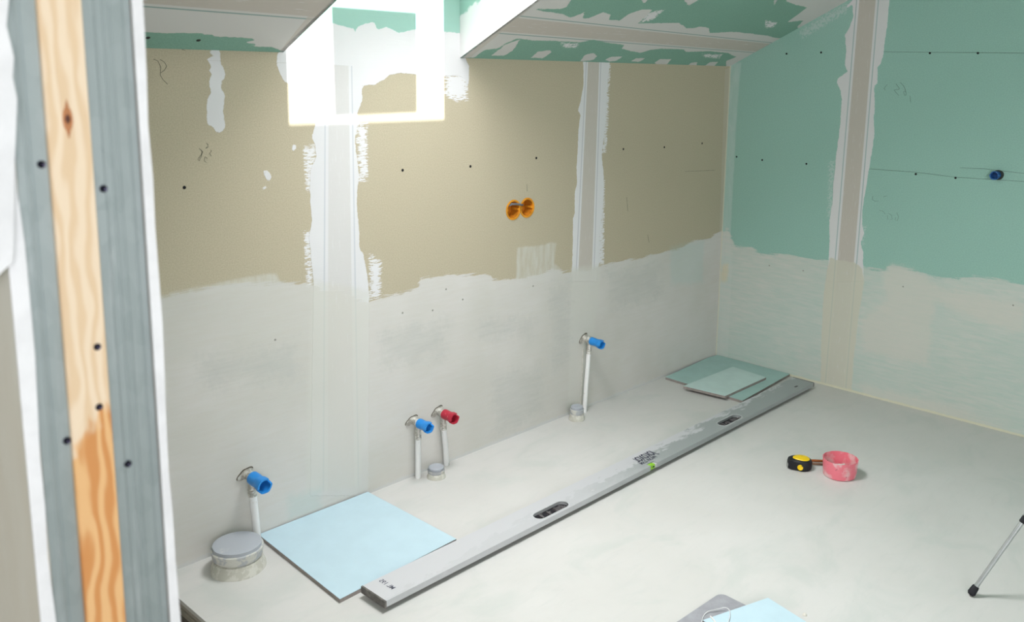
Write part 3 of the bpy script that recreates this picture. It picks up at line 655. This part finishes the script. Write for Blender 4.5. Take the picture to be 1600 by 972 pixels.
tag(MB().tube([(ax_-.026, .030, az_-.002), (ax_-.022, .008, az_+.016), (ax_-.010, -.003, az_+.024), (ax_+.012, -.005, az_+.022), ((ax_+bx_)/2+.004, -.004, az_+.016), (bx_-.016, .008, bz_+.012), (bx_-.010, .026, bz_+.006)], .0042, 10).build('cable', mat_cable, smooth=True), 'short grey cable looping from the left orange socket box to the right one', 'cable')

# ------------------------------------------------------------------ plasterboard offcuts
def board(pts, z0, z1, matt, label, name='plasterboard_offcut', group='pale blue plasterboard offcuts'):
    c = np.mean(pts, 0); r = thing(name, (float(c[0]), float(c[1]), z0), label, 'board', group)
    part(MB().prism([(p[0], p[1]) for p in pts], z0, z1-.0012), 'core', mat_core, r)
    part(MB().prism([(p[0], p[1]) for p in pts], z1-.0012, z1), 'face_paper', matt, r)
    return r
mat_core = simple('board_core', (150, 142, 138), .9)
mat_pblue = simple('blue_board_paper', (188, 211, 222), .75, 0, .012, 12)
mat_pteal = simple('teal_board_paper', (166, 196, 192), .75, 0, .02, 12)
mat_pteal2 = simple('pale_teal_board_paper', (194, 216, 213), .75, 0, .02, 12)
P2 = lambda x, y, z: tuple(floor_pt(x, y, z)[:2])
A = [P2(401, 833, .0125), P2(576, 769, .0125), P2(713, 842, .0125), P2(531, 936, .0125)]
A[0] = (A[0][0], -.004); A[1] = (A[1][0], -.006)
board(A, 0, .0125, mat_pblue, 'large square light blue board against the back wall under the near end of the level')
C_ = [P2(1040, 589, .0125), (-.075, -.004), (-.004, -.012), (-.004, -.43), P2(1160, 626, .0125)]
board(C_, 0, .0125, mat_pteal, 'bluish green board flat in the far corner of the room')
D_ = [P2(1068, 603, .025), P2(1145, 573, .025), P2(1197, 589.5, .025), P2(1133, 618.5, .025)]
board(D_, .0126, .025, mat_pteal2, 'smaller paler board lying on top of the corner board')
# bottom edge: grey float pad and a light board on it
pc = floor_pt(1126, 925, .009); PW, PD, rr = .42, .20, .022
pad = []
ux = np.array([-1, .045]); ux /= np.linalg.norm(ux); uy = np.array([-.045, -1]); uy /= np.linalg.norm(uy)
def local(a, b): q = pc[:2]+ux*a+uy*b; return (float(q[0]), float(q[1]))
for (cx, cy, a0) in ((rr, rr, 180), (PW-rr, rr, 270), (PW-rr, PD-rr, 0), (rr, PD-rr, 90)):
    for k in range(7):
        a = math.radians(a0+90*k/6); pad.append((cx+rr*math.cos(a), cy+rr*math.sin(a)))
pad = [local(a, b) for a, b in pad]
r = thing('grey_float_pad', (float(pc[0])-.2, float(pc[1])-.1, 0), 'grey rounded sheet on the floor under the light blue board at the bottom edge', 'pad')
part(MB().prism(pad, 0, .008), 'pad', simple('grey_rubber', (160, 160, 166), .8, 0, .05, 25), r, bevel=.001)
ta, tb, tc = (np.array(P2(*q, .021)) for q in ((1200, 934), (1262, 973), (1098, 969)))
e1 = (tc-ta)/np.linalg.norm(tc-ta); e2 = (tb-ta)/np.linalg.norm(tb-ta)
board([tuple(ta), tuple(ta+e1*np.linalg.norm(tc-ta)), tuple(ta+e1*np.linalg.norm(tc-ta)+e2*.26), tuple(ta+e2*.26)], .0082, .021, mat_pblue, 'light blue board cut off by the bottom edge, lying on the grey sheet')
cp = [(1096, 974, .009), (1099, 962, .009), (1106, 955, .012), (1116, 953, .014), (1125, 951, .014), (1134, 949, .018), (1140, 953, .024), (1141, 960, .0235), (1140, 967, .0235), (1137, 974, .0235)]
for _ in range(2):
    q_ = [cp[0]]
    for a, b in zip(cp, cp[1:]): q_ += [tuple(np.array(a)*.75+np.array(b)*.25), tuple(np.array(a)*.25+np.array(b)*.75)]
    cp = q_+[cp[-1]]
tag(MB().tube([floor_pt(*q) for q in cp], .0012, 8).build('cord', simple('white_cord', (222, 222, 224), .5), smooth=True), 'thin white looped cord lying over the corner of the bottom light blue board', 'cord')
tag(MB().tube([floor_pt(*q) for q in ((1110, 963, .0225), (1116, 970, .0225), (1124, 980, .0225))], .0020, 6).build('paper_strip', simple('white_strip', (226, 222, 220), .7)), 'narrow white strip across the left corner of the bottom light blue board', 'strip')

# ------------------------------------------------------------------ spirit level
ZT, ZB = .0325, .0128
n1, n2, f1, f2 = (np.array(P2(x, y, ZT)) for x, y in ((567, 917), (602, 938), (1243, 589.5), (1267.5, 598.5)))
cn, cf = (n1+n2)/2, (f1+f2)/2; LL = float(np.linalg.norm(cf-cn)); lx = (cf-cn)/LL; ly = np.array([-lx[1], lx[0]]); LW = .107
def lv(u, v, z=0.0): q = cn+lx*u+ly*v; return Vector((float(q[0]), float(q[1]), z))
def tolv(px, py, z=ZT): q = np.array(P2(px, py, z))-cn; return float(q@lx), float(q@ly)
T = lambda v: lv(v[0], v[1], v[2])
sl1, sl2 = tolv(861, 797), tolv(1140, 656.5); hn = tolv(1244, 604)
def slot(c, L, W, n=10):
    out = []
    for s, a0 in ((1, -90), (-1, 90)):
        for k in range(n+1):
            a = math.radians(a0+180*k/n); out.append((c[0]+s*(L/2-W/2)+W/2*math.cos(a), c[1]+W/2*math.sin(a)))
    return out
vu, vv = tolv(1026, 727)
h = LW/2
nt0, nt1 = vu-.021, vu+.021
outl = [(0, -h), (nt0, -h), (nt0, -h+.020), (nt1, -h+.020), (nt1, -h), (LL, -h), (LL, h), (0, h)]
SLL, SLW = .152, .046
t = NT('dusty_aluminium')
n1_ = t.noise(13, t.coord((.9, 2.0, 1)), 8, .66, .5); n2_ = t.noise(3.0, None, 3, .5)
dk = t.ramp(t.math('ADD', n1_, t.math('MULTIPLY', n2_, .55)), .70, .80)
xx = t.n('ShaderNodeSeparateXYZ'); t.t.links.new(t.coord(), xx.inputs[0])
dust = t.math('MULTIPLY', dk, 1.0)
gw = t.ramp(t.math('ADD', xx.outputs[0], t.math('MULTIPLY', n1_, .5)), 1.65, .95)     # dust lies thicker towards the near half
yv = t.math('SUBTRACT', xx.outputs[1], t.math('MULTIPLY', xx.outputs[0], float(lx[1]/lx[0])))
dust = t.ramp(t.math('ADD', t.math('ADD', n1_, t.math('MULTIPLY', yv, 4.5)), t.math('MULTIPLY', t.math('SUBTRACT', 1.5, xx.outputs[0]), .18)), .53, .64)
tot = t.math('MAXIMUM', dust, t.math('MULTIPLY', gw, .85))
c = t.mix(tot, lin((164, 169, 170)), lin((204, 204, 208)))
t.bump(n1_, .1)
mat_alu = NT('tmp'); bpy.data.materials.remove(mat_alu.m)
mat_alu = t.done(c, .5, .25, .4)
lroot = thing('spirit_level', lv(0, 0, ZB), 'long dusty aluminium spirit level lying diagonally across the floor on two boards', 'spirit level')
part(MB().prism(outl, ZB+.0012, ZT, T, holes=[slot(sl1, SLL, SLW), slot(sl2, SLL, SLW)]), 'body', mat_alu, lroot)
mat_cap = simple('grey_end_cap', (112, 108, 104), .7, 0, .15, 60)
for u0, u1 in ((-.004, .0015), (LL-.0015, LL+.004)):
    part(MB().prism([(u0, -h-.0008), (u1, -h-.0008), (u1, h+.0008), (u0, h+.0008)], ZB, ZT+.0004, T), 'end_cap', mat_cap, lroot)
part(MB().prism([(0.004, -h+.004), (nt0-.003, -h+.004), (nt0-.003, h-.004), (0.004, h-.004)], ZB, ZB+.001, T), 'foot_strip', simple('dark_base_strip', (60, 62, 62), .7), lroot)
part(MB().prism([(nt1+.003, -h+.004), (LL-.004, -h+.004), (LL-.004, h-.004), (nt1+.003, h-.004)], ZB, ZB+.001, T), 'foot_strip', bpy.data.materials['dark_base_strip'], lroot)
mat_grip = simple('black_grip', (40, 38, 44), .5, 0, .1, 60)
mat_gd = speckled('dusty_black_grip', (34, 32, 38), (150, 146, 142), .60, 60, .6)
mat_rib = simple('grey_grip_rib', (96, 92, 94), .6, 0, .15, 90)
for c0 in (sl1, sl2):
    gp = part(MB().prism(slot(c0, SLL+.005, SLW+.005), ZT-.0004, ZT+.0007, T, holes=[slot(c0, SLL-.003, SLW-.003)]), 'hand_grip', simple('pale_grip_rim', (206, 208, 210), .5, .3), lroot)
    part(MB().prism(slot(c0, SLL-.001, SLW-.001), ZB+.002, ZB+.009, T), 'grip_insert', mat_gd, gp)
    for du in (-.045, -.012, .022, .046):
        mb = MB().prism([(c0[0]+du-.004, c0[1]-.012), (c0[0]+du+.004, c0[1]-.012), (c0[0]+du+.006, c0[1]+.012), (c0[0]+du-.001, c0[1]+.012)], ZB+.009, ZB+.015, T)
        part(mb, 'grip_rib', mat_rib, gp)
    mb = MB().prism([(c0[0]+.018, c0[1]-.012), (c0[0]+.058, c0[1]-.009), (c0[0]+.058, c0[1]+.006), (c0[0]+.02, c0[1]+.012)], ZB+.009, ZB+.013, T)
    part(mb, 'grip_block', mat_rib, gp)
t = NT('green_vial'); t.b.inputs['Transmission Weight'].default_value = .15; 
mat_vial = t.done(t.mix(t.ramp(t.noise(60), .4, .6), lin((150, 214, 40)), lin((176, 228, 90))), .15, 0, .5)
vh = part(MB().prism([(nt0+.002, -h+.001), (nt1-.012, -h+.001), (nt1-.012, -h+.019), (nt0+.002, -h+.019)], ZB+.001, ZT-.001, T), 'vial', mat_vial, lroot, bevel=.002)
part(MB().prism([(nt1-.012, -h+.002), (nt1-.001, -h+.002), (nt1-.001, -h+.019), (nt1-.012, -h+.019)], ZB+.001, ZT-.004, T), 'vial_holder', simple('white_holder', (196, 196, 196), .5), lroot)
part(MB().tube([lv(nt0+.014, -h+.0005, .024), lv(nt0+.020, -h+.0005, .024)], .003, 10), 'vial_mark', mat_grip, vh)
part(MB().prism(slot(hn, .028, .010, 6), ZT-.001, ZT+.0004, T), 'end_slot', simple('dark_slot', (84, 84, 82), .7), lroot)
# lettering (the photograph shows it mirrored)
def lettering(txt, size, org, Ud, Vd, mat, sx=1.0, name='lettering', bold=.0):
    cu = bpy.data.curves.new('t', 'FONT'); cu.body = txt; cu.size = size; cu.offset = bold; cu.extrude = 0
    ob = bpy.data.objects.new('t', cu); COL.objects.link(ob)
    dg = bpy.context.evaluated_depsgraph_get(); me = bpy.data.meshes.new_from_object(ob.evaluated_get(dg))
    V = []; 
    for v in me.vertices:
        u = v.co.x*sx; q = v.co.y; V.append(lv(org[0]+Ud[0]*u+Vd[0]*q, org[1]+Ud[1]*u+Vd[1]*q, ZT+.0003))
    F = [tuple(p.vertices) for p in me.polygons]
    bpy.data.objects.remove(ob); bpy.data.curves.remove(cu); bpy.data.meshes.remove(me)
    return part(MB().add(V, F), name, mat, lroot)
mat_ink = simple('dark_blue_print', (44, 44, 66), .6); mat_ink2 = simple('worn_print', (96, 96, 112), .6)
a = tolv(1023.5, 707.5); b = tolv(993.5, 721.5); wd = abs(a[0]-b[0])
lettering('JOKOXOL', .050, (a[0], a[1]-.008), (-1, 0), (0, 1), mat_ink, wd/(.050*4.7), bold=.0016)
a = tolv(1025.5, 713.5); b = tolv(997, 725.5); wd = abs(a[0]-b[0])
lettering('PROFI 2.5M', .022, (a[0], a[1]-.005), (-1, 0), (0, 1), mat_ink, wd/(.022*5.3), 'lettering', .0007)
a = tolv(614.5, 920.5); b = tolv(589, 907.0)
lettering('ML 195', .020, (a[0]-.004, a[1]), (0, 1), (1, 0), mat_ink2, abs(a[1]-b[1])/(.020*3.3), 'lettering', .0004)

# ------------------------------------------------------------------ tape measure, tub, sticks
tc_ = floor_pt(1249, 731, 0)
vx = np.array([math.cos(YAW), -math.sin(YAW)]); vy = np.array([math.sin(YAW), math.cos(YAW)])      # along / away in plan
def loc2(o, a, b): q = np.array(o[:2])+vx*a+vy*b; return (float(q[0]), float(q[1]))
tm = thing('tape_measure', (float(tc_[0]), float(tc_[1]), 0), 'black and yellow tape measure lying flat on the floor beside the pink tub', 'tape measure')
body = [(-.045, -.012), (-.040, -.022), (-.022, -.027), (-.004, -.036), (.014, -.040), (.032, -.034), (.043, -.018), (.045, .002), (.040, .022), (.026, .034), (.004, .037), (-.020, .034), (-.038, .026), (-.046, .010)]
def smoothpoly(P, k=2):
    for _ in range(k):
        Q = []
        for i in range(len(P)):
            a, b = np.array(P[i]), np.array(P[(i+1) % len(P)]); Q += [tuple(a*.75+b*.25), tuple(a*.25+b*.75)]
        P = Q
    return P
bo = smoothpoly(body)
rot = lambda P, s=1, dx=0, dy=0: [loc2(tc_, p[0]*s+dx, p[1]*s+dy) for p in P]
mat_blk = simple('black_rubber', (34, 34, 38), .5, 0, .1, 60); mat_yel = speckled('yellow_plastic', (240, 200, 20), (206, 164, 30), .62, 60, .4)
V = []; F = []; layers = [(.86, 0), (.97, .004), (1.0, .012), (1.0, .026), (.95, .034), (.80, .0385)]; n = len(bo)
for s, z in layers: V += [(x, y, z) for x, y in rot(bo, s)]
for i in range(len(layers)-1):
    for k in range(n): a = i*n+k; b = i*n+(k+1) % n; F.append((a, b, b+n, a+n))
F.append(tuple(range(n))[::-1]); F.append(tuple((len(layers)-1)*n+k for k in range(n)))
part(MB().add(V, F), 'case', mat_blk, tm, smooth=True)
yl = smoothpoly([(-.028, .004), (-.020, .022), (0, .030), (.022, .026), (.036, .010), (.036, -.012), (.022, -.027), (.004, -.026), (-.012, -.016), (-.024, -.006)])
V = []; F = []
for s, z in ((1.0, .0335), (.98, .0385), (.85, .0415), (.5, .0425)): V += [(x, y, z) for x, y in rot(yl, s, .002*(1-s), 0)]
n = len(yl)
for i in range(3):
    for k in range(n): a = i*n+k; b = i*n+(k+1) % n; F.append((a, b, b+n, a+n))
F.append(tuple(range(n))[::-1]); F.append(tuple(3*n+k for k in range(n)))
part(MB().add(V, F), 'face_plate', mat_yel, tm, smooth=True)
bc = loc2(tc_, -.006, -.034)
btn = part(MB().lathe([(0, -.004), (.0105, -.004), (.0105, .003), (.009, .0045), (.007, .0035), (0, .0035)], (bc[0], bc[1], .0165), (-vy[0], -vy[1], .25), 20), 'button', mat_yel, tm, smooth=True)
hk = [loc2(tc_, -.0475, .004), loc2(tc_, -.0475, -.012), loc2(tc_, -.0455, -.012), loc2(tc_, -.0455, .004)]
part(MB().prism(hk, .004, .022), 'hook', simple('hook_steel', (170, 170, 170), .3, .8), tm)
part(MB().prism(rot([(-.041, -.018), (-.030, -.026), (-.030, .0), (-.041, .006)]), .034, .0365), 'nose', mat_blk, tm)

cb = floor_pt(1311.5, 742, 0); cbx, cby = float(cb[0]), float(cb[1])
t = NT('pink_plastic'); nz = t.noise(16, None, 5, .6)
c = t.mix(t.ramp(nz, .45, .62), lin((230, 122, 136)), lin((228, 186, 188)))
c = t.mix(t.ramp(t.noise(75, None, 2, .5), .72, .75), c, lin((110, 70, 80))); mat_pink = t.done(c, .5)
tub = thing('pink_tub', (cbx, cby, 0), 'small round pink plastic tub smeared with plaster on the floor', 'tub')
HT = .066
part(MB().lathe([(0, 0), (.054, 0), (.0585, .003), (.0605, .02), (.0635, HT), (.0612, HT), (.058, .02), (.055, .006), (0, .005)], (cbx, cby, 0), seg=56), 'bowl', mat_pink, tub, smooth=True)
part(MB().lathe([(0, .005), (.0555, .006), (.0575, .014), (.04, .020), (.02, .017), (0, .019)], (cbx, cby, 0), seg=40, wob=.008), 'plaster_residue', simple('pink_residue', (214, 84, 104), .8, 0, .15, 40), tub, smooth=True)
q = floor_pt(1313, 727.5, .062)
mb = MB()
for i in range(7):
    px_, py_ = cbx+(q[0]-cbx)*.93+ (i-3)*.0045*vx[0], cby+(q[1]-cby)*.93+(i-3)*.0045*vx[1]
    mb.lathe([(0, -.002), (.0022, -.001), (.0026, .001), (.0014, .003), (0, .0034)], (px_, py_, HT-.002+random.uniform(-.001, .001)), seg=8)
part(mb, 'rim_crumbs', simple('crumbs', (220, 220, 216), .9), tub)
ms = simple('brown_handle', (168, 92, 44), .5); ms2 = simple('dull_brown_handle', (128, 98, 78), .6)
for (x0_, y0_, x1_, y1_, mm, lab) in ((1255, 719.0, 1318, 721.5, ms, 'orange brown stick between the tape measure and the pink tub, the farther of two'), (1255, 723.6, 1312, 727.0, ms2, 'dull brown stick between the tape measure and the pink tub, the nearer of two')):
    a, b = floor_pt(x0_, y0_, .005), floor_pt(x1_, y1_, .005)
    tag(MB().tube([(a[0], a[1], .0047), (a[0]*.97+b[0]*.03, a[1]*.97+b[1]*.03, .0047), (a[0]*.03+b[0]*.97, a[1]*.03+b[1]*.97, .0047), (b[0], b[1], .0047)], [.0030, .0046, .0046, .0030], 12).build('wooden_stick', mm, smooth=True, loc=(float(a[0]), float(a[1]), 0)), lab, 'stick', 'brown sticks beside the pink tub')

# ------------------------------------------------------------------ tripod at the right edge
F0 = Vector(floor_pt(1515, 929, .004)); F0.z = 0
K0 = Vector(on(1599, 813, 2, .225))
dr = (K0-F0); hubz = .62; hub = F0+dr*(hubz/dr.z)
ctr = Vector((hub.x, hub.y, 0)); rad = (Vector((F0.x, F0.y, 0))-ctr)
tr = thing('tripod', (ctr.x, ctr.y, 0), 'silver tripod with black rubber feet cut off by the right edge of the picture', 'tripod')
mat_tube = simple('silver_tube', (186, 190, 192), .32, .7, .03, 40); mat_rub = simple('black_rubber_foot', (30, 30, 36), .6)
for k in range(3):
    d = Matrix.Rotation(math.radians(120*k), 4, 'Z') @ rad; ft = ctr+d; ax = (hub-ft).normalized()
    lg = part(MB().tube([ft+ax*.018, ft+(hub-ft)*.40], .0065, 16).tube([ft+(hub-ft)*.38, hub-ax*.01], .009, 16), 'leg', mat_tube, tr, smooth=True)
    part(MB().tube([ft+ax*.0045, ft+ax*.010, ft+ax*.030, ft+ax*.034], [.008, .0115, .0100, .0085], 16), 'rubber_foot', mat_rub, lg, smooth=True)
    kp = ft+(hub-ft)*(.228/hubz)
    part(MB().tube([kp-ax*.012, kp-ax*.010, kp+ax*.016, kp+ax*.018], [.007, .0088, .0088, .007], 16), 'leg_clamp', mat_rub, lg, smooth=True)
part(MB().lathe([(0, hubz-.05), (.02, hubz-.05), (.03, hubz-.02), (.03, hubz+.03), (.018, hubz+.04), (.014, hubz+.12), (0, hubz+.12)], ctr, seg=24), 'hub', mat_rub, tr, smooth=True)
part(MB().lathe([(0, hubz-.25), (.010, hubz-.25), (.010, hubz-.04), (0, hubz-.04)], ctr, seg=20), 'centre_column', mat_tube, tr, smooth=True)
part(MB().lathe([(0, hubz+.12), (.035, hubz+.12), (.038, hubz+.135), (0, hubz+.135)], ctr, seg=24), 'head_plate', mat_rub, tr, smooth=True)

# crumbs of filler on the floor
cm = simple('filler_crumb', (226, 222, 214), .9)
for (x, y, s) in ((1257, 962, .006),):
    p = floor_pt(x, y, 0)
    tag(MB().lathe([(0, 0), (s, 0), (s*.8, s*.8), (s*.3, s*1.3), (0, s*1.2)], (p[0], p[1], 0), seg=8, wob=.2).build('filler_crumb', cm), 'tiny white crumb of filler on the floor beside the bottom light blue board', 'crumb')
